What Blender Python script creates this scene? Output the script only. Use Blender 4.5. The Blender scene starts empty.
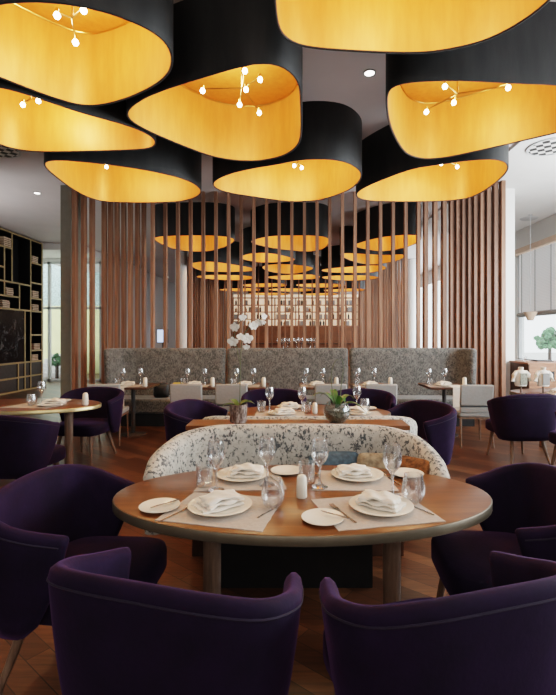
import bpy, bmesh, math, random
from mathutils import Vector, Matrix
random.seed(7)
SC = bpy.context.scene
COL = SC.collection
PI = math.pi
CEIL = 4.25

# ------------------------------------------------------------------ materials
def new_mat(name):
    m = bpy.data.materials.new(name); m.use_nodes = True
    nt = m.node_tree; b = nt.nodes['Principled BSDF']
    return m, nt, b
def N(nt, t, **kw):
    n = nt.nodes.new(t)
    for k, v in kw.items(): setattr(n, k, v)
    return n
def coords(nt, scale=(1,1,1), rot=(0,0,0), kind='Object'):
    tc = N(nt, 'ShaderNodeTexCoord'); mp = N(nt, 'ShaderNodeMapping')
    mp.inputs['Scale'].default_value = scale; mp.inputs['Rotation'].default_value = rot
    nt.links.new(tc.outputs[kind], mp.inputs['Vector']); return mp.outputs['Vector']
def ramp(nt, fac, stops, interp='LINEAR'):
    r = N(nt, 'ShaderNodeValToRGB'); cr = r.color_ramp; cr.interpolation = interp
    cr.elements[0].position = stops[0][0]; cr.elements[0].color = (*stops[0][1], 1)
    cr.elements[1].position = stops[-1][0]; cr.elements[1].color = (*stops[-1][1], 1)
    for p, c in stops[1:-1]:
        e = cr.elements.new(p); e.color = (*c, 1)
    nt.links.new(fac, r.inputs['Fac']); return r.outputs['Color']
def noise(nt, vec, scale, detail=4, rough=.55, dist=0):
    n = N(nt, 'ShaderNodeTexNoise'); n.inputs['Scale'].default_value = scale
    n.inputs['Detail'].default_value = detail; n.inputs['Roughness'].default_value = rough
    n.inputs['Distortion'].default_value = dist
    nt.links.new(vec, n.inputs['Vector']); return n.outputs['Fac']
def bump(nt, b, h, strength=.2, dist=.01):
    n = N(nt, 'ShaderNodeBump'); n.inputs['Strength'].default_value = strength; n.inputs['Distance'].default_value = dist
    nt.links.new(h, n.inputs['Height']); nt.links.new(n.outputs['Normal'], b.inputs['Normal'])
def simple(name, col, rough=.5, metal=0, vary=.12, nscale=12, sheen=0, sheen_tint=None, emis=None, es=0, spec=None, bumps=0):
    m, nt, b = new_mat(name)
    f = noise(nt, coords(nt), nscale)
    lo = tuple(c*(1-vary) for c in col); hi = tuple(min(1, c*(1+vary)) for c in col)
    nt.links.new(ramp(nt, f, [(.3, lo), (.7, hi)]), b.inputs['Base Color'])
    b.inputs['Roughness'].default_value = rough; b.inputs['Metallic'].default_value = metal
    if sheen:
        b.inputs['Sheen Weight'].default_value = sheen; b.inputs['Sheen Roughness'].default_value = .4
        b.inputs['Sheen Tint'].default_value = (*(sheen_tint or col), 1)
    if spec is not None: b.inputs['Specular IOR Level'].default_value = spec
    if emis: b.inputs['Emission Color'].default_value = (*emis, 1); b.inputs['Emission Strength'].default_value = es
    if bumps: bump(nt, b, f, bumps)
    return m
def wood(name, c1, c2, c3, scale=(1,1,1), rough=.4, per_object=0, ring=9):
    m, nt, b = new_mat(name)
    v = coords(nt, scale)
    if per_object:
        oi = N(nt, 'ShaderNodeObjectInfo'); add = N(nt, 'ShaderNodeVectorMath', operation='ADD')
        mu = N(nt, 'ShaderNodeVectorMath', operation='SCALE'); mu.inputs['Scale'].default_value = 37.0
        comb = N(nt, 'ShaderNodeCombineXYZ')
        for i in ('X', 'Y', 'Z'): nt.links.new(oi.outputs['Random'], comb.inputs[i])
        nt.links.new(comb.outputs[0], mu.inputs[0]); nt.links.new(v, add.inputs[0]); nt.links.new(mu.outputs[0], add.inputs[1]); v = add.outputs[0]
    f = noise(nt, v, ring, 6, .6, .6)
    col = ramp(nt, f, [(.28, c1), (.5, c2), (.72, c3)])
    nt.links.new(col, b.inputs['Base Color']); b.inputs['Roughness'].default_value = rough
    bump(nt, b, f, .06)
    if per_object:
        hs = N(nt, 'ShaderNodeHueSaturation'); mr = N(nt, 'ShaderNodeMapRange')
        mr.inputs['To Min'].default_value = 1-per_object; mr.inputs['To Max'].default_value = 1+per_object
        nt.links.new(oi.outputs['Random'], mr.inputs['Value']); nt.links.new(mr.outputs[0], hs.inputs['Value'])
        nt.links.new(col, hs.inputs['Color']); nt.links.new(hs.outputs[0], b.inputs['Base Color'])
    return m
def speckle(name, base1, base2, dark, thr, sc=9, rough=.85):
    m, nt, b = new_mat(name)
    v = coords(nt)
    f1 = noise(nt, coords(nt, (1,1,.7)), sc*4.4, 6, .70); f2 = noise(nt, v, sc*.9, 2, .5)
    mx = N(nt, 'ShaderNodeMath', operation='ADD'); mu = N(nt, 'ShaderNodeMath', operation='MULTIPLY'); mu.inputs[1].default_value = .22
    nt.links.new(f2, mu.inputs[0]); nt.links.new(f1, mx.inputs[0]); nt.links.new(mu.outputs[0], mx.inputs[1])
    mask = ramp(nt, mx.outputs[0], [(thr-.02, (0,0,0)), (thr+.02, (1,1,1))])
    bc = ramp(nt, noise(nt, v, sc*1.7, 4, .6), [(.35, base1), (.65, base2)])
    mix = N(nt, 'ShaderNodeMix', data_type='RGBA'); nt.links.new(mask, mix.inputs[0])
    nt.links.new(bc, mix.inputs[6]); mix.inputs[7].default_value = (*dark, 1)
    nt.links.new(mix.outputs[2], b.inputs['Base Color']); b.inputs['Roughness'].default_value = rough
    b.inputs['Sheen Weight'].default_value = .25
    bump(nt, b, f1, .15)
    return m
def glassy(name, tint=(1,1,1), lo=.10, hi=1.0, rough=.03):
    m, nt, b = new_mat(name); nt.nodes.remove(b)
    out = nt.nodes['Material Output']
    lw = N(nt, 'ShaderNodeLayerWeight'); lw.inputs['Blend'].default_value = .35
    mr = N(nt, 'ShaderNodeMapRange'); mr.inputs['To Min'].default_value = lo; mr.inputs['To Max'].default_value = hi
    nt.links.new(lw.outputs['Facing'], mr.inputs['Value'])
    tr = N(nt, 'ShaderNodeBsdfTransparent'); tr.inputs['Color'].default_value = (*tint, 1)
    gl = N(nt, 'ShaderNodeBsdfPrincipled'); gl.inputs['Base Color'].default_value = (.75,.77,.78,1); gl.inputs['Metallic'].default_value = .9
    gl.inputs['Roughness'].default_value = rough
    ns = noise(nt, coords(nt), 3); mm = N(nt, 'ShaderNodeMath', operation='MULTIPLY'); nt.links.new(mr.outputs[0], mm.inputs[0])
    m2 = N(nt, 'ShaderNodeMapRange'); m2.inputs['To Min'].default_value = .85; m2.inputs['To Max'].default_value = 1.15
    nt.links.new(ns, m2.inputs['Value']); nt.links.new(m2.outputs[0], mm.inputs[1])
    mx = N(nt, 'ShaderNodeMixShader'); nt.links.new(mm.outputs[0], mx.inputs[0])
    nt.links.new(tr.outputs[0], mx.inputs[1]); nt.links.new(gl.outputs[0], mx.inputs[2]); nt.links.new(mx.outputs[0], out.inputs['Surface'])
    return m

MT = {}
def floor_mat():
    m, nt, b = new_mat('parquet')
    v = coords(nt, (1,1,1), (0,0,math.radians(38)))
    br = N(nt, 'ShaderNodeTexBrick'); br.inputs['Scale'].default_value = 1
    br.inputs['Brick Width'].default_value = .9; br.inputs['Row Height'].default_value = .11; br.inputs['Mortar Size'].default_value = .0025
    br.inputs['Color1'].default_value = (.0,.0,.0,1); br.inputs['Color2'].default_value = (1,1,1,1); br.inputs['Mortar'].default_value = (0,0,0,1)
    nt.links.new(v, br.inputs['Vector'])
    v2 = coords(nt, (1.2,14,1), (0,0,math.radians(38)))
    g = noise(nt, v2, 3, 6, .6, .4)
    plank = ramp(nt, br.outputs['Color'], [(0, (.048,.017,.006)), (.5, (.085,.031,.012)), (1, (.145,.060,.025))])
    grain = ramp(nt, g, [(.3, (.55,.55,.55)), (.7, (1.25,1.2,1.15))])
    mx = N(nt, 'ShaderNodeMix', data_type='RGBA', blend_type='MULTIPLY'); mx.inputs[0].default_value = 1
    nt.links.new(plank, mx.inputs[6]); nt.links.new(grain, mx.inputs[7])
    m2 = N(nt, 'ShaderNodeMix', data_type='RGBA'); nt.links.new(br.outputs['Fac'], m2.inputs[0])
    nt.links.new(mx.outputs[2], m2.inputs[6]); m2.inputs[7].default_value = (.02,.008,.004,1)
    nt.links.new(m2.outputs[2], b.inputs['Base Color'])
    b.inputs['Roughness'].default_value = .4
    bump(nt, b, br.outputs['Fac'], -.15, .004)
    return m
def velvet_mat():
    m, nt, b = new_mat('purple_velvet')
    f = noise(nt, coords(nt), 5, 5, .65)
    nt.links.new(ramp(nt, f, [(.3, (.008,.0045,.014)), (.6, (.013,.006,.023)), (.8, (.021,.011,.035))]), b.inputs['Base Color'])
    b.inputs['Roughness'].default_value = .85; b.inputs['Specular IOR Level'].default_value = .15
    b.inputs['Sheen Weight'].default_value = .22; b.inputs['Sheen Roughness'].default_value = .4; b.inputs['Sheen Tint'].default_value = (.30,.15,.42,1)
    bump(nt, b, noise(nt, coords(nt), 60, 3), .08)
    return m
def shade_mat():
    m, nt, b = new_mat('black_shade_cloth')
    f = noise(nt, coords(nt, (3,3,.6)), 3, 5, .6)
    nt.links.new(ramp(nt, f, [(.3, (.005,.005,.0055)), (.75, (.02,.0195,.019))]), b.inputs['Base Color'])
    b.inputs['Roughness'].default_value = .6; b.inputs['Sheen Weight'].default_value = .1
    bump(nt, b, noise(nt, coords(nt), 150, 2), .1)
    return m
def gold_mat():
    m, nt, b = new_mat('gold_lining')
    f = noise(nt, coords(nt, (6,6,1)), 2.5, 4, .6)
    nt.links.new(ramp(nt, f, [(.3, (.62,.27,.052)), (.7, (.74,.345,.075))]), b.inputs['Base Color'])
    b.inputs['Roughness'].default_value = .5; b.inputs['Metallic'].default_value = .25
    return m
def marble_mat():
    m, nt, b = new_mat('black_marble')
    v = coords(nt)
    f = noise(nt, v, 2.2, 10, .75, 1.5)
    nt.links.new(ramp(nt, f, [(.45, (.008,.009,.011)), (.56, (.03,.032,.034)), (.62, (.16,.16,.155)), (.66, (.02,.02,.02))]), b.inputs['Base Color'])
    b.inputs['Roughness'].default_value = .15
    return m
def bark_mat():
    m, nt, b = new_mat('bark')
    f = noise(nt, coords(nt, (1,1,.35)), 60, 4, .7)
    nt.links.new(ramp(nt, f, [(.35, (.03,.018,.014)), (.5, (.16,.11,.09)), (.65, (.42,.36,.33))]), b.inputs['Base Color'])
    b.inputs['Roughness'].default_value = .35; bump(nt, b, f, .4)
    return m
def blind_mat():
    m, nt, b = new_mat('blind_fabric')
    w = N(nt, 'ShaderNodeTexWave', wave_type='BANDS', bands_direction='Z'); w.inputs['Scale'].default_value = 9; w.inputs['Distortion'].default_value = .6
    nt.links.new(coords(nt), w.inputs['Vector'])
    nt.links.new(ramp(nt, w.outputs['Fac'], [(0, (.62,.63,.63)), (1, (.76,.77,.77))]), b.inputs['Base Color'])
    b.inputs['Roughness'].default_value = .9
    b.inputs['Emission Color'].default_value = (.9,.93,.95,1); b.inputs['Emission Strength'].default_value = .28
    return m
def grille_mat():
    m, nt, b = new_mat('grille_metal')
    ck = N(nt, 'ShaderNodeTexChecker'); ck.inputs['Scale'].default_value = 11
    ck.inputs['Color1'].default_value = (.02,.02,.02,1); ck.inputs['Color2'].default_value = (.75,.74,.72,1)
    nt.links.new(coords(nt, (1,1,1), (0,0,.6)), ck.inputs['Vector']); nt.links.new(ck.outputs['Color'], b.inputs['Base Color'])
    return m
def emis_mat(name, col, s):
    m, nt, b = new_mat(name)
    f = noise(nt, coords(nt), 4)
    nt.links.new(ramp(nt, f, [(.3, tuple(c*.9 for c in col)), (.7, col)]), b.inputs['Emission Color'])
    b.inputs['Base Color'].default_value = (*col, 1); b.inputs['Emission Strength'].default_value = s
    return m
MT['floor'] = floor_mat(); MT['velvet'] = velvet_mat(); MT['shade'] = shade_mat(); MT['gold'] = gold_mat()
MT['marble'] = marble_mat(); MT['bark'] = bark_mat(); MT['blind'] = blind_mat(); MT['grille'] = grille_mat()
MT['velvet_seam'] = simple('velvet_seam', (.010,.005,.018), .9, sheen=.1, sheen_tint=(.3,.15,.4))
MT['table'] = wood('walnut_table', (.082,.028,.008), (.138,.047,.0135), (.195,.072,.022), (1.2,11,1.2), .28, ring=2.2)
MT['slat'] = wood('slat_wood', (.13,.058,.033), (.22,.108,.064), (.33,.18,.115), (9,9,.45), .5, per_object=.28, ring=2.5)
MT['leg'] = wood('leg_wood', (.10,.062,.042), (.16,.10,.068), (.23,.155,.11), (14,14,1.5), .5, ring=3)
MT['cabinet'] = wood('cabinet_wood', (.20,.085,.045), (.30,.14,.08), (.40,.20,.12), (1,1,8), .45, ring=2.4)
MT['darkwood'] = wood('dark_wood', (.035,.015,.008), (.06,.025,.014), (.09,.04,.02), (9,9,1), .4, ring=2.5)
MT['sofa'] = speckle('cream_jacquard', (.40,.375,.33), (.50,.475,.42), (.06,.065,.07), .655, 12)
MT['banq'] = speckle('grey_jacquard', (.085,.082,.075), (.15,.145,.135), (.045,.045,.043), .635, 10)
MT['ceramic'] = simple('white_ceramic', (.76,.70,.60), .15, vary=.03)
MT['linen'] = simple('white_linen', (.78,.72,.64), .9, vary=.06, nscale=30, bumps=.2)
MT['mat'] = simple('placemat_linen', (.43,.365,.315), .95, vary=.08, nscale=60, bumps=.2)
MT['steel'] = simple('steel', (.42,.41,.40), .25, 1, vary=.05)
MT['edge'] = simple('bronze_edge', (.13,.105,.075), .4, .6, vary=.1)
MT['brassedge'] = simple('pale_brass', (.52,.42,.22), .3, .8, vary=.1)
MT['brass'] = simple('brass', (.62,.40,.13), .28, 1, vary=.08)
MT['shelfbrass'] = simple('shelf_brass', (.46,.35,.18), .42, .3, vary=.12)
MT['whitewall'] = simple('white_plaster', (.78,.78,.76), .9, vary=.02, nscale=3)
MT['ceil'] = simple('ceiling_paint', (.70,.665,.67), .9, vary=.03, nscale=2)
MT['greywall'] = simple('grey_plaster', (.40,.38,.37), .9, vary=.05)
MT['greencol'] = simple('green_grey_paint', (.27,.27,.23), .8, vary=.06)
MT['blackpanel'] = simple('black_lacquer', (.008,.008,.009), .45, vary=.3)
MT['drawer'] = simple('grey_lacquer', (.055,.052,.052), .4, vary=.15)
MT['greyfab'] = simple('pale_grey_upholstery', (.29,.29,.28), .8, vary=.06, nscale=40, bumps=.1)
MT['cushblue'] = simple('blue_cushion', (.05,.085,.115), .85, vary=.4, nscale=30, bumps=.4)
MT['cushrust'] = simple('rust_cushion', (.17,.07,.025), .95, vary=.6, nscale=45, bumps=1)
MT['cushpebble'] = simple('pebble_cushion', (.27,.22,.15), .9, vary=.6, nscale=22, bumps=.7)
MT['petal'] = simple('orchid_petal', (.88,.86,.80), .6, vary=.03)
MT['leaf'] = simple('orchid_leaf', (.045,.12,.02), .35, vary=.35)
MT['stem'] = simple('plant_stem', (.07,.08,.035), .6, vary=.2)
MT['soil'] = simple('pebbles', (.10,.075,.05), .8, vary=.7, nscale=60, bumps=.8)
MT['glass'] = glassy('clear_glass'); MT['vaseglass'] = glassy('vase_glass', (.9,.95,.93), .06, .55); MT['pane'] = glassy('window_glass', (.96,.98,.98), .02, .25)
MT['frame'] = simple('window_frame', (.55,.57,.58), .5, vary=.04); MT['darkframe'] = simple('dark_frame', (.06,.065,.07), .5)
MT['bulb'] = emis_mat('bulb_glow', (1,.86,.62), 28); MT['bulbglass'] = glassy('bulb_glass', (1,.93,.8), .1, .6)
MT['downlight'] = emis_mat('downlight_glow', (1,.95,.88), 12)
MT['backlit'] = emis_mat('backlit_panel', (1,.74,.52), .9)
MT['screen'] = emis_mat('blue_screen', (.55,.68,.95), 1.6)
MT['paper'] = simple('book_paper', (.70,.55,.40), .8, vary=.35, nscale=40)
MT['bookred'] = simple('book_cover', (.20,.11,.07), .7, vary=.2)
MT['jacketgrey'] = simple('grey_cotton', (.30,.30,.25), .9, vary=.4, nscale=40)
MT['foliage'] = simple('garden_foliage', (.10,.22,.11), .8, vary=.6, nscale=8)
MT['lime'] = simple('lime_wall', (.85,.85,.42), .9, vary=.12, nscale=1.5)
MT['tilewall'] = simple('blue_green_tiles', (.48,.62,.60), .6, vary=.4, nscale=14)
MT['stone'] = simple('pale_stone', (.55,.53,.50), .8, vary=.15)
MT['tan'] = simple('tan_pelmet', (.68,.50,.38), .7, vary=.06)
MT['barlight'] = simple('bar_wood', (.16,.062,.028), .45, vary=.3, nscale=3)
MT['bottledark'] = simple('dark_bottle', (.05,.05,.045), .2, vary=.3)
MT['bottleamber'] = simple('amber_bottle', (.35,.16,.05), .2, vary=.3)
MT['yellow'] = simple('yellow_cushion', (.45,.33,.05), .8)

# ------------------------------------------------------------------ mesh helpers
class MB:
    def __init__(s): s.v = []; s.f = []
    def add(s, vs, fs):
        o = len(s.v); s.v += [tuple(p) for p in vs]; s.f += [tuple(i+o for i in f) for f in fs]; return s
    def box(s, c, d, rz=0, rx=0, ry=0):
        R = Matrix.Rotation(rz, 3, 'Z') @ Matrix.Rotation(ry, 3, 'Y') @ Matrix.Rotation(rx, 3, 'X')
        vs = [Vector(c) + R @ Vector((x*d[0]/2, y*d[1]/2, z*d[2]/2)) for x in (-1,1) for y in (-1,1) for z in (-1,1)]
        return s.add(vs, [(0,1,3,2),(4,6,7,5),(0,4,5,1),(2,3,7,6),(0,2,6,4),(1,5,7,3)])
    def b2(s, x0, x1, y0, y1, z0, z1): return s.box(((x0+x1)/2,(y0+y1)/2,(z0+z1)/2), (x1-x0,y1-y0,z1-z0))
    def rings(s, rings, closed_ring=True, cap=True, loop=False):
        n = len(rings[0]); vs = [p for r in rings for p in r]; fs = []
        R = len(rings)
        for i in range(R if loop else R-1):
            for j in range(n if closed_ring else n-1):
                a = i*n+j; b_ = i*n+(j+1) % n; c = ((i+1) % R)*n+(j+1) % n; d = ((i+1) % R)*n+j
                fs.append((a, b_, c, d))
        if cap and closed_ring and not loop:
            fs.append(tuple(range(n))[::-1]); fs.append(tuple((R-1)*n+j for j in range(n)))
        return s.add(vs, fs)
    def lathe(s, prof, c=(0,0,0), n=28, sx=1, sy=1):
        return s.rings([[(c[0]+r*sx*math.cos(2*PI*j/n), c[1]+r*sy*math.sin(2*PI*j/n), c[2]+z) for j in range(n)] for r, z in prof])
    def ring_lathe(s, prof, c=(0,0,0), n=28):
        return s.rings([[(c[0]+r*math.cos(2*PI*j/n), c[1]+r*math.sin(2*PI*j/n), c[2]+z) for j in range(n)] for r, z in prof], loop=True)
    def tube(s, pts, r, n=8):
        pts = [Vector(p) for p in pts]; rs = r if isinstance(r, (list, tuple)) else [r]*len(pts); rg = []
        up = Vector((0,0,1))
        for i, p in enumerate(pts):
            t = (pts[min(i+1, len(pts)-1)] - pts[max(i-1, 0)]).normalized()
            a = t.cross(up if abs(t.z) < .95 else Vector((0,1,0))).normalized(); b_ = t.cross(a).normalized()
            rg.append([p + rs[i]*(a*math.cos(2*PI*j/n)+b_*math.sin(2*PI*j/n)) for j in range(n)])
        return s.rings(rg)
    def prism(s, poly, z0, z1):
        n = len(poly)
        return s.add([(x,y,z0) for x,y in poly]+[(x,y,z1) for x,y in poly],
                     [tuple(range(n))[::-1], tuple(range(n,2*n))]+[(i,(i+1)%n,n+(i+1)%n,n+i) for i in range(n)])
    def build(s, name, mat, parent=None, loc=None, rz=0, smooth=True, bevel=0, subsurf=0, ang=40):
        me = bpy.data.meshes.new(name); me.from_pydata(s.v, [], s.f)
        bm = bmesh.new(); bm.from_mesh(me); bmesh.ops.recalc_face_normals(bm, faces=bm.faces); bm.to_mesh(me); bm.free()
        me.materials.append(MT[mat] if isinstance(mat, str) else mat)
        o = bpy.data.objects.new(name, me); COL.objects.link(o)
        if loc is not None: o.location = loc
        o.rotation_euler = (0,0,rz)
        if parent: o.parent = parent
        if smooth:
            for p in me.polygons: p.use_smooth = True
            if hasattr(me, 'set_sharp_from_angle'): me.set_sharp_from_angle(angle=math.radians(ang))
        if bevel:
            m = o.modifiers.new('bevel', 'BEVEL'); m.width = bevel; m.segments = 2; m.limit_method = 'ANGLE'; m.angle_limit = math.radians(50)
        if subsurf:
            m = o.modifiers.new('sub', 'SUBSURF'); m.levels = subsurf; m.render_levels = subsurf
        return o
def thing(name, label, cat, loc=(0,0,0), rz=0, group=None):
    o = bpy.data.objects.new(name, None); COL.objects.link(o); o.location = loc; o.rotation_euler = (0,0,rz)
    o.empty_display_size = .1
    return tag(o, label, cat, group)
def tag(o, label, cat, group=None):
    o['label'] = label; o['category'] = cat
    if group: o['group'] = group
    return o
def struct(o, label=None):
    o['kind'] = 'structure'
    if label: o['label'] = label
    return o
def children(o): return [c for c in bpy.data.objects if c.parent == o]
def copy_tree(o, loc, rz=0, label=None, group=None):
    r = o.copy(); COL.objects.link(r); r.location = loc; r.rotation_euler = (0,0,rz)
    if label: r['label'] = label
    if group: r['group'] = group
    elif 'group' in r and group is False: del r['group']
    for c in children(o):
        d = c.copy(); COL.objects.link(d); d.parent = r
        for g in children(c):
            e = g.copy(); COL.objects.link(e); e.parent = d
    return r
def catmull(P, n, closed=False):
    P = [Vector(p) for p in P]; m = len(P); out = []
    segs = m if closed else m-1
    for i in range(segs):
        p1, p2 = P[i], P[(i+1) % m]
        p0 = P[(i-1) % m] if closed or i > 0 else 2*p1-p2
        p3 = P[(i+2) % m] if closed or i+2 < m else 2*p2-p1
        for k in range(n):
            t = k/n
            out.append(.5*((2*p1)+(p2-p0)*t+(2*p0-5*p1+4*p2-p3)*t*t+(3*p1-p0-3*p2+p3)*t**3))
    if not closed: out.append(P[-1])
    return out
def resample(P, n, closed=True):
    Q = P+[P[0]] if closed else P
    L = [0]
    for a, b in zip(Q, Q[1:]): L.append(L[-1]+(b-a).length)
    out = []; j = 0
    for i in range(n):
        d = L[-1]*i/(n if closed else n-1)
        while j < len(L)-2 and L[j+1] < d: j += 1
        t = (d-L[j])/max(1e-9, L[j+1]-L[j]); out.append(Q[j].lerp(Q[j+1], min(1,t)))
    return out

def shell(top, bot, ztop, zbot, h, outer_rows=(0,.3,.6,.85), sub=4, bulge=0, power=1):
    """upholstered wrap-around wall: plan curves at top and bottom, heights along them, half thickness h"""
    T = catmull([(x,y,0) for x,y in top], sub); B = catmull([(x,y,0) for x,y in bot], sub)
    ZT = catmull([(z,0,0) for z in ztop], sub); m = len(T)
    rg = []
    for i in range(m):
        tan = (T[min(i+1,m-1)]-T[max(i-1,0)]).normalized(); nrm = Vector((tan.y, -tan.x, 0))
        zt = ZT[i].x; zr = zt-h
        def at(z, off, i=i, zt=zt, nrm=nrm):
            s = (z-zbot)/(zt-zbot); p = B[i].lerp(T[i], max(0,s)**power)+nrm*(off + (bulge*math.sin(PI*min(1,s)) if off > 0 else 0)); return Vector((p.x, p.y, z))
        prof = [(zbot+(zr-zbot)*s, h) for s in outer_rows]+[(zr+h*math.sin(a), h*math.cos(a)) for a in (0,PI/5,2*PI/5,3*PI/5,4*PI/5,PI)]
        prof += [(zbot+(zr-zbot)*s, -h) for s in reversed(outer_rows)]
        rg.append((prof, at, tan))
    rings = []
    def cap_ring(i, sgn, push, sc):
        prof, at, tan = rg[i]; zc = None
        zs = [z for z,_ in prof]; mid = (min(zs)+max(zs))/2
        r = []
        for z, off in prof:
            zz = z - (h*(1-sc)*.9 if z > mid else 0)
            p = at(zz, off*sc)+tan*sgn*push; r.append(p)
        return r
    rings.append(cap_ring(0, -1, h*.95, .35)); rings.append(cap_ring(0, -1, h*.65, .8))
    for prof, at, tan in rg: rings.append([at(z, o) for z, o in prof])
    rings.append(cap_ring(m-1, 1, h*.65, .8)); rings.append(cap_ring(m-1, 1, h*.95, .35))
    return MB().rings(rings), (T, B, ZT)

# ------------------------------------------------------------------ room shell
fl = MB().b2(-9.2, 6.2, -2.6, 24.2, -.1, 0).build('floor', 'floor', smooth=False); struct(fl, 'reddish brown parquet floor laid diagonally')
ce = MB().b2(-9.2, 6.2, -2.6, 24.2, CEIL, CEIL+.15).build('ceiling', 'ceil', smooth=False); struct(ce, 'pale grey plaster ceiling')
struct(MB().b2(-7.85, -7.66, -2.6, 13.25, 0, CEIL).build('wall_left', 'greywall', smooth=False), 'left wall behind the shelving')
struct(MB().b2(-9.2, -7.35, 13.2, 13.3, 0, CEIL).build('wall_left_return', 'whitewall', smooth=False))
struct(MB().b2(-9.2, -9.1, 13.3, 14.8, 0, CEIL).build('wall_left_recess', 'whitewall', smooth=False))
struct(MB().b2(-6.3, -6.15, 14.9, 24.1, 0, CEIL).build('wall_left_far', 'greywall', smooth=False))
struct(MB().b2(-6.2, 6.1, 24.0, 24.15, 0, CEIL).build('wall_far', 'greywall', smooth=False), 'far wall behind the bar')
struct(MB().b2(-7.5, 6.0, -2.6, -2.5, 0, CEIL).build('wall_near', 'greywall', smooth=False))
# glazed wall at the far left
w = MB().b2(-9.1, -6.15, 14.8, 14.95, 3.95, CEIL).build('wall_left_window_head', 'whitewall', smooth=False); struct(w)
fr = MB()
for x in (-8.95, -8.0, -7.42, -6.3): fr.b2(x-.04, x+.04, 14.8, 14.9, 0, 3.95)
for z in (.04, 2.42, 3.91): fr.b2(-9.05, -6.2, 14.8, 14.9, z-.04, z+.04)
wf = fr.build('window_1', 'frame', smooth=False); struct(wf, 'tall glazed wall beside the shelving')
MB().b2(-9.0, -6.25, 14.85, 14.86, .05, 3.9).build('pane', 'pane', wf, smooth=False)
# right wall with window strips
rw = MB()
rw.b2(5.87, 6.05, -2.6, 12.4, 0, .88).b2(5.87, 6.05, -2.6, 12.4, 3.6, CEIL).b2(5.87, 6.05, 11.72, 12.4, .88, 3.6).b2(5.87, 6.05, -2.6, -.5, .88, 3.6)
rw.b2(5.87, 6.05, 12.4, 24.1, 0, .3).b2(5.87, 6.05, 12.4, 24.1, 3.7, CEIL)
for y in (12.4, 16.2, 20.0, 23.8): rw.b2(5.87, 6.05, y, y+.3, .3, 3.7)
struct(rw.build('wall_right', 'whitewall', smooth=False), 'white window wall on the right')
struct(MB().b2(3.95, 5.87, 11.9, 12.0, 0, CEIL).build('wall_right_return', 'whitewall', smooth=False), 'white wall beside the window')
fr = MB()
for y in (-.5, 2.0, 4.5, 7.0, 9.6, 11.68): fr.b2(5.88, 5.95, y-.03, y+.04, .88, 3.6)
for z in (.9, 3.57): fr.b2(5.88, 5.95, -.5, 11.72, z-.03, z+.03)
wf = fr.build('window_2', 'frame', smooth=False); struct(wf, 'long window with pale frame on the right')
MB().b2(5.92, 5.925, -.5, 11.7, .9, 3.58).build('pane', 'pane', wf, smooth=False)
fr = MB()
for y in (12.72, 14.4, 16.2, 18.2, 20.1, 22, 23.7): fr.b2(5.88, 5.95, y-.03, y+.03, .3, 3.7)
wf = fr.build('window_3', 'frame', smooth=False); struct(wf, 'windows beyond the slat screen')
MB().b2(5.92, 5.925, 12.7, 23.8, .3, 3.7).build('pane', 'pane', wf, smooth=False)
struct(MB().b2(5.70, 5.87, -.6, 11.75, .86, .90).build('trim_1', 'frame', smooth=False, bevel=.005), 'pale window sill')
struct(MB().b2(5.70, 5.87, -.6, 11.8, 3.58, 3.70).build('trim_2', 'tan', smooth=False), 'tan pelmet over the blinds')
struct(MB().b2(3.84, 4.11, 8.3, 8.75, 0, CEIL).build('column_right', 'whitewall', smooth=False), 'white column behind the slats on the right')
struct(MB().b2(-4.22, -4.03, 8.2, 8.6, 0, CEIL).build('column_left', 'greencol', smooth=False), 'grey green column at the left end of the slats')
c = MB().lathe([(.17,0),(.17,CEIL-.01)], (-3.35,13.6,0), 20).build('column_rear_left', 'whitewall'); struct(c)
c = MB().lathe([(.2,0),(.2,CEIL-.01)], (4.3,16.2,0), 20).build('column_rear_right', 'whitewall'); struct(c)
struct(MB().b2(3.2, 5.86, -2.4, 11.9, CEIL-.03, CEIL-.001).build('ceiling_right_whitened', 'whitewall', smooth=False), 'ceiling over the window side, whitened to look daylit')  # panel added in whiter paint to stand for daylight on the ceiling
# rear beam
struct(MB().b2(-9.1, -6.3, 13.3, 14.8, 4.05, 4.24).build('ceiling_soffit', 'whitewall', smooth=False))
# rear window ledge: roman blinds
def blind(y0, y1, label):
    t = thing('roman_blind', label, 'blind', (5.80, (y0+y1)/2, 2.0), group=None); L = (y1-y0)/2-.02
    m = MB(); n = 16
    z0, z1 = .05, 1.56
    f = []
    for i in range(n+1):
        z = z0+(z1-z0)*i/n; x = .012*math.sin(i*PI)*1
        f.append([(x-.004,-L,z),(x-.004,L,z),(x+.004,L,z),(x+.004,-L,z)])
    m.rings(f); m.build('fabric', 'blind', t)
    m = MB().tube([(-.015,-L,.03),(-.015,L,.03)], .06, 10); m.build('hem_roll', 'greyfab', t)
    for y in (-L*.86, -L*.3, L*.3, L*.86): MB().tube([(-.02,y,.05),(-.02,y,1.56)], .008, 6).build('cord', 'drawer', t)
    return t
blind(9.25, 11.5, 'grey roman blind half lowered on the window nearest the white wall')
blind(6.9, 9.2, 'grey roman blind lowered on the window nearer the dining chairs')

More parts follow.
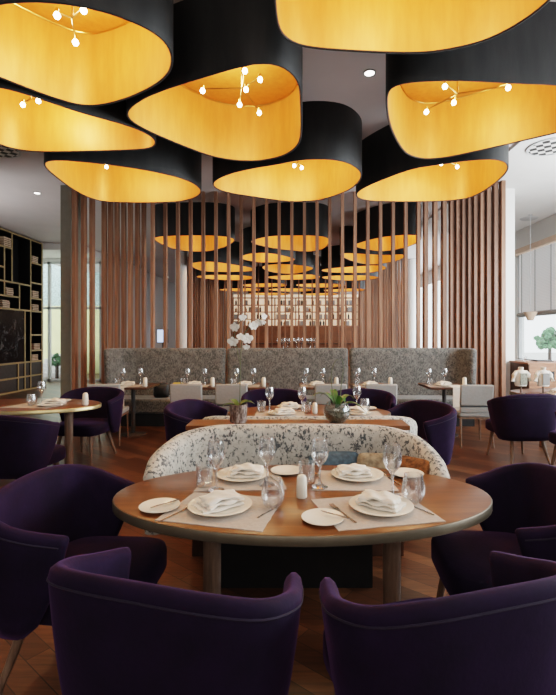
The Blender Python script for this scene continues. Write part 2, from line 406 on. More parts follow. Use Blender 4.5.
# outside
o = MB().b2(6.3, 30, -6, 45, -.3, -.15).build('terrace', 'stone', smooth=False); struct(o, 'pale ground outside the right windows')
def bush(name, c, r, label, cat, n=70):
    t = thing(name, label, cat, c)
    m = MB(); rnd = random.Random(3)
    for k in range(n):
        a = rnd.uniform(0, 2*PI); e = rnd.uniform(-.6, PI/2); q = r*rnd.uniform(.35, 1)
        p = (q*math.cos(a)*math.cos(e), q*math.sin(a)*math.cos(e), q*math.sin(e)*.9); s_ = r*rnd.uniform(.14, .28)
        m.lathe([(0.01,-s_),(s_*.8,-s_*.6),(s_,0),(s_*.8,s_*.6),(.01,s_)], p, 7)
    m.build('foliage', 'foliage', t); MB().tube([(0,0,-c[2]-.15),(0,0,0)], .06).build('trunk', 'darkwood', t)
    return t
bush('garden_shrub', (9.45, 16.5, 1.30), .50, 'round green shrub seen outside through the right window', 'shrub')
m = MB().lathe([(.02,-.35),(.55,-.3),(.62,-.1),(.5,.12),(.25,.25),(.02,.28)], (0,0,0), 12)
tag(m.build('garden_boulder', 'stone', loc=(9.9,14.9,.60)), 'pale boulder below the green shrub outside the window', 'boulder')
struct(MB().b2(8.6, 11, 14.0, 17.5, -.2, .32).build('planter_ground', 'stone', smooth=False))
# garden at the left
struct(MB().b2(-20, -6.4, 15, 24, -.2, -.1).build('garden_ground', 'stone', smooth=False))
tag(MB().b2(-14, -6.5, 18.0, 18.2, -.1, 2.7).build('garden_wall', 'lime', smooth=False), 'yellow green garden wall outside the left glazing', 'wall')
tag(MB().b2(-16, -6.5, 19.5, 19.7, -.1, 5.2).build('tiled_facade', 'tilewall', smooth=False), 'blue green tiled facade behind the garden wall outside', 'facade')
m = MB()
for i in range(5): m.b2(-9.7+.12*i, -8.3, 16.2+.25*i, 16.45+.25*i, -.1, .16*(i+1))
tag(m.build('garden_steps', 'stone', smooth=False), 'pale stone steps outside the left glazing', 'steps')
bush('garden_bush', (-8.15, 15.6, .62), .28, 'small dark bush just outside the left glazing', 'bush', 40)

# ------------------------------------------------------------------ slat screens
def screen(label, pts, w, d, rz=0, group=None):
    cx = sum(p[0] for p in pts)/len(pts); cy = sum(p[1] for p in pts)/len(pts)
    t = thing('slat_screen', label, 'screen', (cx, cy, 0))
    base = MB().b2(-w/2, w/2, -d/2, d/2, 0, CEIL).build('slat', 'slat', t, smooth=False)
    for i, p in enumerate(pts):
        o = base if i == 0 else base.copy()
        if i: COL.objects.link(o); o.parent = t
        o.location = (p[0]-cx, p[1]-cy, 0); o.rotation_euler = (0, 0, p[2] if len(p) > 2 else rz)
    return t
screen('evenly spaced thin walnut slats rising behind the long banquette', [(-2.66+.2415*i, 8.6) for i in range(22)], .058, .10)
def line(a, b, n): return [(a[0]+(b[0]-a[0])*i/(n-1), a[1]+(b[1]-a[1])*i/(n-1)) for i in range(n)]
def fan(pxs, ya, yb):
    n = len(pxs); return [(x, ya+(yb-ya)*i/(n-1)) for i, x in enumerate(pxs)]
screen('dense walnut slats on the left beside the grey green column', fan([-3.86,-3.73,-3.61,-3.42,-3.33,-3.24,-3.14,-3.04,-2.93,-2.83], 8.0, 8.6), .056, .12)
screen('dense walnut slats on the right ending at the white column', fan([2.55,2.71,2.86,2.98,3.07,3.155,3.24,3.32,3.41,3.50,3.60,3.70], 8.6, 7.92), .070, .12)
screen('row of slats receding along the left side of the far room', line((-3.6,15.2),(-3.5,22.6),18), .07, .12)
screen('row of slats receding along the right side of the far room', line((3.35,13.2),(3.4,22.6),22), .07, .12)
screen('farthest thin slats standing in front of the bar', line((-3.3,17.0),(3.3,17.0),27), .05, .08)

# ------------------------------------------------------------------ drum lamps
def drum(label, pts, bulbs, light, z0=3.57, energy=38, cat='lamp', group=None, detail=True, trim=True):
    P = resample(catmull([(x,y,0) for x,y in pts], 8, True), 90)
    for _ in range(3): P = [(P[i-1]+P[i]*2+P[(i+1)%90])/4 for i in range(90)]
    area = sum(P[i].x*P[(i+1)%90].y-P[(i+1)%90].x*P[i].y for i in range(90))
    if area < 0: P.reverse()
    cx = sum(p.x for p in P)/90; cy = sum(p.y for p in P)/90
    t = thing('drum_lamp', label, cat, (cx, cy, CEIL), 0, group)
    P = [Vector((p.x-cx, p.y-cy, 0)) for p in P]
    nr = []
    for i in range(90):
        tn = (P[(i+1)%90]-P[i-1]).normalized(); nr.append(Vector((tn.y, -tn.x, 0)))
    def ring(off, z): return [(p.x+n.x*off, p.y+n.y*off, z) for p, n in zip(P, nr)]
    zb = z0-CEIL
    MB().rings([ring(-.001,0), ring(0,-.01), ring(0,zb+.006), ring(-.004,zb), ring(-.014,zb), ring(-.018,zb+.006), ring(-.018,0)], loop=True).build('shade', 'shade', t, ang=60)
    m = MB().rings([ring(-.020,zb+.008), ring(-.020,-.03)], cap=False); n = 90
    top = ring(-.020,-.03); m.add(top, [tuple(range(n))]); m.build('lining', 'gold', t, ang=50)
    if trim:
        r = ring(-.03,-.035); MB().tube([*r, r[0]], .007, 6).build('seam_trim', 'brass', t)
    if bulbs:
        bz = 3.75-CEIL
        hub = Vector((sum(b[0] for b in bulbs)/len(bulbs)-cx, sum(b[1] for b in bulbs)/len(bulbs)-cy, bz+.04))
        m = MB().tube([(hub.x,hub.y,-.035), hub], .008).lathe([(.06,-.05),(.06,-.035)], (hub.x,hub.y,0), 14)
        for b in bulbs: m.tube([hub, ((hub.x+b[0]-cx)/2, (hub.y+b[1]-cy)/2, bz+.03), (b[0]-cx, b[1]-cy, bz+.02)], .006, 6)
        br = m.build('branch', 'brass', t)
        for b in bulbs:
            bl = MB().lathe([(.004,-.024),(.016,-.018),(.024,0),(.016,.018),(.006,.026)], (0,0,0), 12).build('bulb', 'bulb', t, loc=(b[0]-cx, b[1]-cy, bz))
            MB().lathe([(.012,.024),(.012,.05),(.004,.052)], (0,0,0), 10).build('socket', 'brass', bl)
    lx, ly = light
    ld = bpy.data.lights.new('drum_light', 'POINT'); ld.energy = energy; ld.color = (1, .74, .42); ld.shadow_soft_size = .12
    lo = bpy.data.objects.new('drum_light', ld); COL.objects.link(lo); lo.location = (lx, ly, 3.92)
    return t
drum('large gold lined black drum at top left corner with glowing bulbs',
     [(-2.45,2.95),(-1.84,2.80),(-1.46,2.79),(-1.134,2.90),(-.90,3.12),(-.894,3.41),(-1.07,3.68),(-1.456,3.947),(-1.82,4.07),(-2.06,3.95),(-2.35,3.62),(-2.60,3.28)],
     [(-1.65,3.16),(-1.44,3.11),(-1.66,3.45)], (-1.7,3.35))
drum('large gold lined black drum over the table, left of centre',
     [(-1.56,4.2),(-1.216,3.86),(-.59,3.54),(-.304,3.42),(-.09,3.43),(.057,3.65),(.088,3.96),(.096,4.78),(-.04,5.12),(-.22,5.27),(-.48,5.35),(-.83,5.27),(-1.13,5.0),(-1.5,4.5)],
     [(-.82,4.13),(-.4,3.82),(-.42,4.11),(-.51,4.38),(-.33,4.54),(-.28,3.95)], (-.6,4.35))
drum('large plain gold lined drum at top centre with no bulbs showing',
     [(-.11,2.6),(-.108,3.0),(-.05,3.15),(.10,3.24),(.5,3.29),(.88,3.31),(1.10,3.28),(1.40,3.14),(1.60,2.80),(1.55,2.4),(1.25,2.12),(.75,1.98),(.25,2.05),(-.03,2.25)],
     [], (.7,2.65))
drum('wide gold lined black drum at upper right with bare bulbs',
     [(.80,3.82),(.90,3.68),(1.304,3.64),(1.86,3.68),(2.3,3.72),(2.75,3.85),(2.98,4.1),(2.92,4.42),(2.68,4.62),(2.30,4.90),(1.86,5.20),(1.60,5.29),(1.40,5.22),(1.23,5.03),(.956,4.436)],
     [(1.38,4.06),(1.56,4.34),(1.35,4.52),(1.96,4.08)], (1.8,4.4))
drum('gold lined black drum at far left below the corner drum',
     [(-2.75,3.70),(-2.43,3.74),(-2.26,3.86),(-1.96,4.16),(-1.62,4.42),(-1.45,4.66),(-1.46,4.86),(-1.62,5.00),(-2.27,5.06),(-2.95,5.06),(-3.2,4.82),(-3.2,4.3),(-3.05,3.9)],
     [(-2.62,4.38),(-2.43,4.31)], (-2.5,4.6))
drum('lower left gold lined drum just in front of the slats',
     [(-3.0,5.42),(-2.79,5.29),(-2.30,5.40),(-1.77,5.645),(-1.37,6.01),(-1.30,6.5),(-1.6,6.88),(-2.05,7.0),(-2.58,7.0),(-2.95,6.92),(-3.1,6.5),(-3.08,5.8)],
     [(-2.47,5.99)], (-2.3,6.3))
drum('central gold lined drum hanging in front of the slats',
     [(-1.10,6.2),(-.95,5.88),(-.62,5.62),(-.19,5.42),(.163,5.27),(.58,5.31),(.84,5.60),(.917,5.93),(.84,6.34),(.62,6.68),(.37,6.90),(-.015,6.95),(-.35,6.82),(-.95,6.5)],
     [(.03,5.95),(.13,6.02)], (.05,6.2))
drum('lower right gold lined drum beside the white wall',
     [(.93,6.62),(1.035,6.21),(1.46,5.6),(1.80,5.42),(2.16,5.28),(2.48,5.30),(2.69,5.58),(2.76,6.01),(2.73,6.60),(2.55,6.85),(2.1,6.95),(1.5,6.95),(1.1,6.87)],
     [(1.95,5.88),(2.2,5.99)], (1.95,6.2))
G = 'gold drums in the far room'
rear = [
 ('gold drum behind the slats at the left', [(-2.9,9.45),(-2.2,9.25),(-1.5,9.3),(-1.22,9.65),(-1.5,10.4),(-2.1,11.05),(-2.7,10.9),(-2.95,10.2)]),
 ('widest gold drum behind the slats at the centre', [(-.92,9.9),(-.5,9.35),(.1,9.25),(.65,9.35),(.82,9.8),(.78,10.6),(.5,11.05),(0,10.95),(-.6,10.5)]),
 ('gold drum behind the slats at the right, nearest', [(1.4,10.3),(1.8,9.5),(2.3,9.2),(2.65,9.3),(2.8,9.9),(2.66,10.55),(2.3,11.0),(1.9,10.9)]),
 ('small wedge shaped gold drum behind the centre left slats', [(-1.4,12.0),(-1.1,11.35),(-.65,11.2),(-.2,11.6),(.1,12.2),(-.2,12.6),(-.9,12.7)]),
 ('flat gold drum behind the left slats under the left rear drum', [(-2.95,13.0),(-2.4,12.5),(-1.8,12.9),(-1.15,13.8),(-1.3,14.4),(-2.2,14.6),(-2.9,14.3)]),
 ('gold drum behind the wedge shaped centre drum', [(-.85,13.3),(-.3,12.95),(.4,13.3),(.66,13.9),(.2,14.9),(-.4,14.9),(-.85,14.2)]),
 ('pale gold drum right of the centre behind the slats', [(1.2,11.3),(1.7,11.3),(2.4,11.5),(2.85,11.4),(2.95,12.2),(2.6,12.9),(2.1,13.0),(1.5,12.2)]),
 ('long thin gold drum below the pale right drum', [(.95,14.0),(1.8,13.4),(2.6,13.2),(2.9,13.9),(2.6,14.7),(1.7,14.8),(1.1,14.6)]),
]
for lb, pts in rear: drum(lb, pts, [], (sum(p[0] for p in pts)/len(pts), sum(p[1] for p in pts)/len(pts)), energy=30, trim=False)
rot = [[(-1,-.5),(-.3,-.8),(.5,-.7),(1,-.2),(.8,.5),(.2,.8),(-.5,.6),(-1,.1)], [(-.9,-.1),(-.3,-.6),(.6,-.8),(1,-.3),(.9,.4),(.3,.7),(-.5,.7)]]
k = 0
for cx, cy in ((-2.3,16.0),(0,15.9),(2.1,16.1),(-1.2,18.4),(1.2,18.5),(-2.4,20.2),(0,20.3),(2.3,20.4),(-1.1,22.3),(1.3,22.4)):
    pts = [(cx+.98*a, cy+.95*b) for a, b in rot[k % 2]]; k += 1
    drum('small distant gold drum in the row in front of the bar', pts, [], (cx, cy), energy=24, group='distant gold drums before the bar', trim=False)

# ------------------------------------------------------------------ purple chairs
TOPC = [(.325,.07),(.355,-.04),(.368,-.14),(.325,-.245),(.19,-.30),(0,-.312)]
BOTC = [(.285,-.13),(.283,-.165),(.272,-.20),(.225,-.235),(.125,-.255),(0,-.262)]
def chair_proto():
    t = thing('barrel_chair', 'x', 'chair')
    mir = lambda P: [(-x,y) for x,y in P]+P[-2::-1]
    mb, (T,B,ZT) = shell(mir(TOPC), mir(BOTC), [.722,.748,.780,.812,.836,.843,.836,.812,.780,.748,.722], .30, .029, bulge=.004, power=.6, outer_rows=(0,.12,.28,.45,.65,.85))
    mb.build('backrest', 'velvet', t, ang=80)
    pts = []; m = len(T)
    for i in range(m):
        tan = (T[min(i+1,m-1)]-T[max(i-1,0)]).normalized(); nrm = Vector((tan.y,-tan.x,0)); zt = ZT[i].x; s_ = (zt-.038-.30)/(zt-.30)
        p = B[i].lerp(T[i], s_**.6)+nrm*(.0295+.004*math.sin(PI*s_)); pts.append((p.x,p.y,zt-.038))
    MB().tube(pts, .004, 6).build('piping', 'velvet_seam', t)
    rg = []
    def outline(sc, z, dz=0):
        r = []
        for k in range(40):
            a = 2*PI*k/40; ca, sa = math.cos(a), math.sin(a); e = .42
            x = .292*math.copysign(abs(ca)**e, ca); y = .27*math.copysign(abs(sa)**e, sa)+.045
            if y < 0: x *= 1-.25*abs(y)
            r.append((x*sc, (y-.045)*sc+.045, z))
        return r
    MB().rings([outline(.6,.335), outline(.94,.335), outline(1,.35), outline(1.0,.425), outline(.975,.448), outline(.90,.460), outline(.5,.465)]).build('seat', 'velvet', t, ang=80)
    for sx in (-1,1):
        for (x0,y0,x1,y1) in ((.19,.22,.235,.275),(.17,-.16,.235,-.265)):
            MB().tube([(sx*x0,y0,.345),(sx*(x0+x1)/2,(y0+y1)/2,.17),(sx*x1,y1,0)], [.024,.019,.012], 10).build('leg', 'leg', t)
    return t
proto = chair_proto(); first = True
def chair(x, y, facing, label, group=None, s=1):
    """facing = heading angle in degrees, 90 = away from the camera"""
    global first
    rz = math.radians(facing-90)
    if first:
        first = False; proto.location = (x,y,0); proto.rotation_euler = (0,0,rz); proto['label'] = label; o = proto
    else: o = copy_tree(proto, (x,y,0), rz, label)
    return o
chair(-.325, 1.50, 74, 'purple velvet barrel chair in the left foreground, back to the viewer')
chair(.445, 1.47, 106, 'purple velvet barrel chair in the right foreground, back to the viewer')
chair(-.945, 2.08, -3, 'purple velvet barrel chair at the left end of the near table')
chair(1.02, 2.14, 176, 'purple velvet barrel chair at the right end of the near table')
chair(-2.46, 4.07, 80, 'purple velvet barrel chair at the left edge, its back to the viewer')
chair(-2.52, 5.52, 262, 'purple velvet chair facing the viewer at the left round table')
chair(-.86, 4.50, -15, 'purple velvet chair left of the middle table beside the orchid')
chair(1.17, 4.42, 200, 'purple velvet chair right of the middle table, large rounded back')
chair(-.22, 5.33, 270, 'purple velvet chair on the far left side of the middle table')
chair(.86, 5.33, 270, 'purple velvet chair on the far right side of the middle table')
chair(2.72, 5.42, 95, 'purple velvet chair on the right near the small jackets, full back showing')
chair(3.12, 4.72, 100, 'purple velvet chair cut by the right edge of the view')

# ------------------------------------------------------------------ oval tables
def oval_table(x, y, a, b, label, edge='edge', legs=((-.43,0),(.43,0)), th=.042):
    t = thing('oval_table', label, 'table', (x,y,0)); n = 72
    def el(s_, z): return [(a*s_*math.cos(2*PI*k/n), b*s_*math.sin(2*PI*k/n), z) for k in range(n)]
    k = 1-.004/a
    MB().rings([el(k,.75-th+.004), el(k,.7495), el(k-.004,.7505)]).build('tabletop', 'table', t, ang=30)
    def e2(d, z): return [((a+d)*math.cos(2*PI*k_/n), (b+d)*math.sin(2*PI*k_/n), z) for k_ in range(n)]
    MB().rings([e2(-.0035,.7485), e2(0,.7485), e2(.003,.745), e2(.003,.752-th), e2(0,.75-th), e2(-.0035,.75-th)], loop=True).build('edge_band', edge, t, ang=50)
    for lx, ly in legs:
        MB().lathe([(.045,0),(.043,.02),(.043,.745-th)], (lx,ly,0), 20).build('leg', 'leg', t)
    MB().b2(-.45,.45,-.03,.03,.66,.712-.004).build('rail', 'darkwood', t, smooth=False, bevel=.004)
    return t
oval_table(.0475, 2.155, .886, .467, 'near oval walnut table laid for four with bronze edge')
oval_table(.17, 4.45, .80, .45, 'middle oval walnut table behind the orchid ledge')
oval_table(-2.98, 4.95, .86, .46, 'walnut table with pale brass edge at the left', 'brassedge', legs=((.55,-.05),(-.45,0)))
oval_table(3.82, 6.08, .86, .40, 'walnut table on the right holding the two small jackets')

# ------------------------------------------------------------------ tableware
def rest(o, z=.7508): return o
def lathe_thing(name, cat, prof, mat, n=28):
    return tag(MB().lathe(prof, (0,0,0), n).build(name, mat, ang=50), 'x', cat)
PROTO = {}
PROTO['dinner_plate'] = lathe_thing('dinner_plate', 'plate', [(.001,.004),(.07,.004),(.075,0),(.082,.0),(.085,.006),(.136,.019),(.138,.022),(.134,.023),(.088,.011),(.078,.009),(.001,.009)], 'ceramic', 40)
PROTO['side_plate'] = lathe_thing('side_plate', 'plate', [(.001,.003),(.045,.003),(.048,0),(.052,.003),(.086,.013),(.087,.016),(.083,.016),(.052,.007),(.001,.007)], 'ceramic', 36)
PROTO['wine_glass'] = lathe_thing('wine_glass', 'glass', [(.001,.0),(.036,.0),(.036,.003),(.008,.007),(.0058,.02),(.0055,.085),(.010,.098),(.028,.118),(.039,.145),(.040,.165),(.032,.215),(.0295,.2155),(.037,.165),(.036,.146),(.026,.121),(.008,.102),(.001,.1)], 'glass')
MT['stemglass'] = glassy('stem_glass', (1,1,1), .38, 1.0)
_me = PROTO['wine_glass'].data; _me.materials.append(MT['stemglass'])
for _p in _me.polygons:
    if _p.center.z < .1 and (_p.center.x**2+_p.center.y**2)**.5 < .03 or _p.center.z < .006: _p.material_index = 1
PROTO['stemless_glass'] = lathe_thing('stemless_glass', 'glass', [(.001,0),(.024,0),(.035,.012),(.046,.04),(.046,.06),(.036,.112),(.034,.112),(.043,.06),(.043,.042),(.032,.016),(.022,.006),(.001,.006)], 'glass')
PROTO['tumbler'] = lathe_thing('tumbler', 'glass', [(.001,0),(.032,0),(.035,.004),(.039,.095),(.037,.095),(.033,.012),(.001,.01)], 'glass')
PROTO['salt_shaker'] = lathe_thing('salt_shaker', 'shaker', [(.001,0),(.023,0),(.026,.004),(.024,.06),(.022,.092),(.017,.102),(.008,.106),(.001,.107)], 'ceramic')
def napkin_mesh(seed):
    rnd = random.Random(seed); m = MB(); nx, ny = 16, 10
    for lay in range(3):
        ph = [rnd.uniform(0, 6) for _ in range(6)]; rz = rnd.uniform(-.12, .12); ox, oy = rnd.uniform(-.008,.008), rnd.uniform(-.006,.006)
        L, W = .165-.012*lay, .105-.008*lay; z0 = .002+.0115*lay; vs = []; fs = []
        for side in (1, 0):
            for i in range(nx+1):
                for j in range(ny+1):
                    u = i/nx-.5; v = j/ny-.5
                    x = u*L+.003*math.sin(14*v+ph[0]); y = v*W+.004*math.sin(9*u+ph[1])
                    wv = .0028*math.sin(13*u+5*v+ph[2])+.0022*math.sin(23*v+9*u+ph[3])+.012*lay*.4*math.cos(PI*u)*(1 if lay else 0)
                    z = z0+max(0, wv if lay else 0)+(.010 if side else 0)
                    if side and (i in (0,nx) or j in (0,ny)): z -= .003
                    X = x*math.cos(rz)-y*math.sin(rz)+ox; Y = x*math.sin(rz)+y*math.cos(rz)+oy; vs.append((X, Y, z))
        q = (nx+1)*(ny+1); I = lambda i, j: i*(ny+1)+j
        for i in range(nx):
            for j in range(ny):
                fs.append((I(i,j), I(i,j+1), I(i+1,j+1), I(i+1,j))); fs.append(tuple(q+a for a in (I(i,j), I(i+1,j), I(i+1,j+1), I(i,j+1))))
        bord = [I(i,0) for i in range(nx)]+[I(nx,j) for j in range(ny)]+[I(i,ny) for i in range(nx,0,-1)]+[I(0,j) for j in range(ny,0,-1)]
        for a, b in zip(bord, bord[1:]+bord[:1]): fs.append((a, b, q+b, q+a))
        m.add(vs, fs)
    return m
PROTO['napkin'] = tag(napkin_mesh(2).build('napkin', 'linen', ang=60), 'x', 'napkin')
PROTO['napkin_b'] = tag(napkin_mesh(5).build('napkin', 'linen', ang=60), 'x', 'napkin')
m = MB()
m.rings([[(-.004*s_,y,z-.0012),(.004*s_,y,z-.0012),(.004*s_,y,z+.0012),(-.004*s_,y,z+.0012)] for y,z,s_ in ((-.10,.0015,1.2),(-.04,.002,.9),(.03,.005,.6),(.045,.006,1.2),(.06,.004,2.6),(.068,.004,2.7))])
for q in (-.0085,-.003,.003,.0085): m.rings([[(q-.0013,y,z-.001),(q+.0013,y,z-.001),(q+.0013,y,z+.001),(q-.0013,y,z+.001)] for y,z in ((.064,.004),(.09,.005),(.105,.008))])
PROTO['fork'] = tag(m.build('fork', 'steel'), 'x', 'fork')
m = MB().rings([[(-w_,y,.0005),(w_,y,.0005),(w_,y,h_),(-w_,y,h_)] for y,w_,h_ in ((-.11,.006,.005),(-.06,.006,.006),(-.005,.005,.005),(0,.007,.0025),(.05,.009,.002),(.09,.008,.002),(.112,.002,.0015))])
PROTO['knife'] = tag(m.build('knife', 'steel'), 'x', 'knife')
used = set()
def put(kind, x, y, z, label, rz=0, group=None, s=None, name=None):
    p = PROTO[kind]
    if kind not in used: used.add(kind); o = p
    else: o = p.copy(); COL.objects.link(o)
    o.location = (x,y,z); o.rotation_euler = (0,0,rz); o['label'] = label
    if s is None and kind in ('wine_glass','stemless_glass','tumbler') and y < 3: s = 1.12
    if s: o.scale = (s,s,s)
    if 'group' in o: del o['group']
    if group: o['group'] = group
    return o
def placemat(corners, z, label, th=.003):
    cx = sum(c[0] for c in corners)/4; cy = sum(c[1] for c in corners)/4; rnd = random.Random(int(abs(cx*1000)))
    poly = []
    for i in range(4):
        a = Vector((*corners[i],0)); b = Vector((*corners[(i+1)%4],0))
        for k_ in range(14):
            p = a.lerp(b, k_/14); poly.append((p.x-cx+rnd.uniform(-.0022,.0022), p.y-cy+rnd.uniform(-.0022,.0022)))
    return tag(MB().prism(poly, 0, th).build('placemat', 'mat', loc=(cx,cy,z), smooth=False), label, 'placemat')
TZ = .7508; MZ = TZ+.0032
# near table
placemat([(-.556,1.826),(-.115,1.718),(-.039,2.075),(-.465,2.15)], TZ, 'beige linen placemat at the near left seat of the near table')
placemat([(.18,1.727),(.62,1.815),(.53,2.147),(.086,2.055)], TZ, 'beige linen placemat at the near right seat of the near table')
placemat([(-.475,2.165),(-.024,2.19),(-.07,2.46),(-.44,2.46)], TZ, 'beige linen placemat at the far left seat of the near table')
placemat([(.10,2.18),(.516,2.17),(.50,2.47),(.15,2.50)], TZ, 'beige linen placemat at the far right seat of the near table')
put('dinner_plate', -.31, 1.945, MZ, 'white dinner plate nearest the viewer on the left of the near table')
put('dinner_plate', .385, 1.945, MZ, 'white dinner plate nearest the viewer on the right of the near table')
put('dinner_plate', -.26, 2.38, MZ, 'white dinner plate at the far left seat of the near table')
put('dinner_plate', .345, 2.38, MZ, 'white dinner plate at the far right seat of the near table')
put('napkin', -.315, 1.95, MZ+.010, 'folded white napkin on the near left dinner plate', .6, s=1.15)
put('napkin_b', .385, 1.955, MZ+.010, 'folded white napkin on the near right dinner plate', -.5, s=1.15)
put('napkin', -.245, 2.385, MZ+.010, 'folded white napkin on the far left dinner plate', -.1, s=1.1)
put('napkin_b', .33, 2.385, MZ+.010, 'folded white napkin on the far right dinner plate', .1, s=1.1)
put('side_plate', -.575, 1.955, TZ, 'white side plate left of the near left placemat')
put('side_plate', .125, 1.83, TZ, 'white side plate between the two near placemats')
put('side_plate', -.03, 2.47, TZ, 'white side plate at the far middle of the near table')
put('side_plate', .62, 2.42, TZ, 'white side plate at the far right of the near table')
put('knife', -.555, 1.965, TZ+.0165, 'butter knife resting on the left side plate', -.75, s=.62)
put('knife', .175, 1.845, TZ+.0165, 'butter knife resting on the middle side plate', .9, s=.62)
put('knife', -.105, 1.90, MZ, 'table knife right of the near left plate', -.55)
put('fork', -.475, 1.90, MZ, 'fork left of the near left plate', -.55)
put('fork', .215, 1.885, MZ, 'fork left of the near right plate', .42)
put('knife', .555, 1.93, MZ, 'table knife right of the near right plate', .55)
put('fork', .145, 2.32, MZ, 'fork left of the far right plate', .1)
put('fork', .515, 2.36, TZ, 'fork right of the far right plate', .3)
put('knife', -.09, 2.33, MZ, 'table knife right of the far left plate', .45)
put('wine_glass', -.367, 2.175, MZ, 'tall wine glass near the left plates of the near table')
put('tumbler', -.435, 2.24, MZ, 'water tumbler beside the leftmost wine glass of the near table')
put('wine_glass', -.125, 2.25, MZ, 'wine glass behind the left stemless glass of the near table')
put('stemless_glass', -.083, 1.96, MZ, 'stemless glass at the corner of the near left placemat')
put('wine_glass', .137, 2.22, MZ, 'wine glass just right of the white salt shaker')
put('tumbler', .075, 2.30, TZ, 'water tumbler behind the white salt shaker')
put('wine_glass', .468, 2.10, MZ, 'wine glass at the far corner of the near right placemat')
put('stemless_glass', .545, 2.02, MZ, 'stemless glass at the right of the near table')
put('salt_shaker', .045, 2.09, TZ, 'white salt shaker in the middle of the near table')

# middle table
placemat([(-.35,4.15),(.12,4.15),(.12,4.45),(-.35,4.45)], TZ, 'beige placemat at the near left of the middle table')
placemat([(.45,4.15),(.85,4.2),(.85,4.48),(.45,4.45)], TZ, 'beige placemat at the near right of the middle table')
put('dinner_plate', -.10, 4.28, MZ, 'white plate at the near left of the middle table')
put('dinner_plate', -.02, 4.68, TZ, 'white plate at the far left of the middle table')
put('dinner_plate', .62, 4.3, MZ, 'white plate at the near right of the middle table')
put('side_plate', .78, 4.62, TZ, 'white side plate at the far right of the middle table')
put('napkin', -.08, 4.28, MZ+.01, 'white napkin on the near left plate of the middle table', .3)
put('napkin_b', -.02, 4.68, TZ+.01, 'white napkin on the far left plate of the middle table', .1)
put('napkin', .60, 4.3, MZ+.01, 'white napkin on the near right plate of the middle table', -.5, s=1.3)
put('wine_glass', -.225, 4.5, TZ, 'left wine glass on the middle table')
put('wine_glass', .10, 4.5, TZ, 'wine glass at the centre of the middle table')
put('tumbler', -.30, 4.42, MZ, 'tumbler beside the left wine glass of the middle table')
put('tumbler', .145, 4.4, TZ, 'tumbler beside the central wine glass of the middle table')
put('salt_shaker', .22, 4.36, TZ, 'white shaker at the centre of the middle table', s=1.0)
put('wine_glass', .66, 4.58, TZ, 'right wine glass on the middle table behind the leafy vase')
put('stemless_glass', .72, 4.45, MZ, 'stemless glass at the right of the middle table')

# left table
placemat([(-3.05,4.70),(-2.55,4.66),(-2.45,4.92),(-2.95,5.0)], TZ, 'beige placemat on the left brass edged table')
put('dinner_plate', -2.58, 4.82, MZ, 'white plate on the left brass edged table')
put('napkin', -2.56, 4.82, MZ+.01, 'white napkin on the plate of the left table', .1, s=1.4)
put('salt_shaker', -2.25, 4.90, TZ, 'white shaker at the right end of the left table', s=1.25)
put('wine_glass', -2.78, 5.0, TZ, 'wine glass standing on the left brass edged table', s=1.15)
put('stemless_glass', -2.80, 4.84, MZ, 'stemless glass in front of the wine glass on the left table', s=1.1)
put('side_plate', -2.62, 5.16, TZ, 'white side plate at the far side of the left table')
# right table
put('napkin', 3.45, 5.80, TZ, 'white napkin lying beside the small jackets', .2, s=1.6)
put('side_plate', 3.62, 5.95, TZ, 'white plate behind the napkin on the right table')

def jacket(x, y, label, front):
    t = thing('display_jacket', label, 'jacket', (x,y,TZ), .15)
    MB().lathe([(.05,0),(.05,.008),(.012,.012),(.010,.12)], (0,0,0), 16).build('stand', 'leg', t)
    rg = []
    for z, a, b in ((.10,.075,.05),(.13,.085,.055),(.2,.082,.055),(.26,.085,.05),(.295,.07,.042),(.31,.03,.028),(.325,.026,.026)):
        rg.append([(a*math.cos(2*PI*k_/20), b*math.sin(2*PI*k_/20), z) for k_ in range(20)])
    bd = MB().rings(rg).build('body', 'linen', t)
    MB().b2(-.05,.05,-.062,-.05,.12,.27).build('front_panel', front, t, bevel=.006)
    for s_ in (-1,1): MB().tube([(s_*.06,0,.285),(s_*.105,-.005,.24),(s_*.125,-.02,.16)], [.026,.028,.026], 10).build('sleeve', 'linen', t)
    MB().lathe([(.03,.315),(.034,.345),(.026,.345),(.024,.32)], (0,0,0), 16).build('collar', 'linen', t)
    return t
jacket(2.98, 5.86, 'small white jacket with grey front on a stand, left of two', 'jacketgrey')
jacket(3.26, 5.84, 'small white jacket with pale front on a stand, right of two', 'greyfab')

# ------------------------------------------------------------------ sofas and ledge
def sofa(name, label, top, zt, zb, seat_poly, h=.055, mat='sofa', face='sofa'):
    t = thing(name, label, 'sofa')
    cx = sum(p[0] for p in top)/len(top); cy = sum(p[1] for p in top)/len(top); t.location = (cx,cy,0)
    loc = [(x-cx,y-cy) for x,y in top]; bot = [(x*.985,y) for x,y in loc]
    mb, _ = shell(loc, bot, zt, zb, h, sub=6); mb.build('backrest', mat, t, ang=80)
    sp = [(x-cx,y-cy) for x,y in seat_poly]
    MB().prism(sp, .34, .44).build('seat', face, t, bevel=.04)
    MB().prism([(x*.62,y*.72+.06) for x,y in sp], 0, .34).build('plinth', 'blackpanel', t, smooth=False)
    return t
top = [(-.765,2.47),(-.765,2.6),(-.69,2.81),(-.52,2.92),(-.3,2.955),(0,2.965),(.3,2.955),(.58,2.92),(.76,2.80),(.82,2.6),(.82,2.47)]
sofa('curved_sofa', 'curved cream sofa with dark speckles behind the near table', top,
     [.775,.835,.89,.918,.922,.922,.922,.918,.885,.82,.76], .43,
     [(-.70,2.56),(.76,2.56),(.76,2.62),(.70,2.76),(.55,2.86),(0,2.9),(-.5,2.86),(-.63,2.76),(-.71,2.62)])
top = [(-.66,3.75),(-.665,3.62),(-.66,3.48),(-.60,3.38),(-.4,3.345),(0,3.345),(.4,3.345),(.74,3.38),(.90,3.5),(.97,3.7),(.98,3.95)]
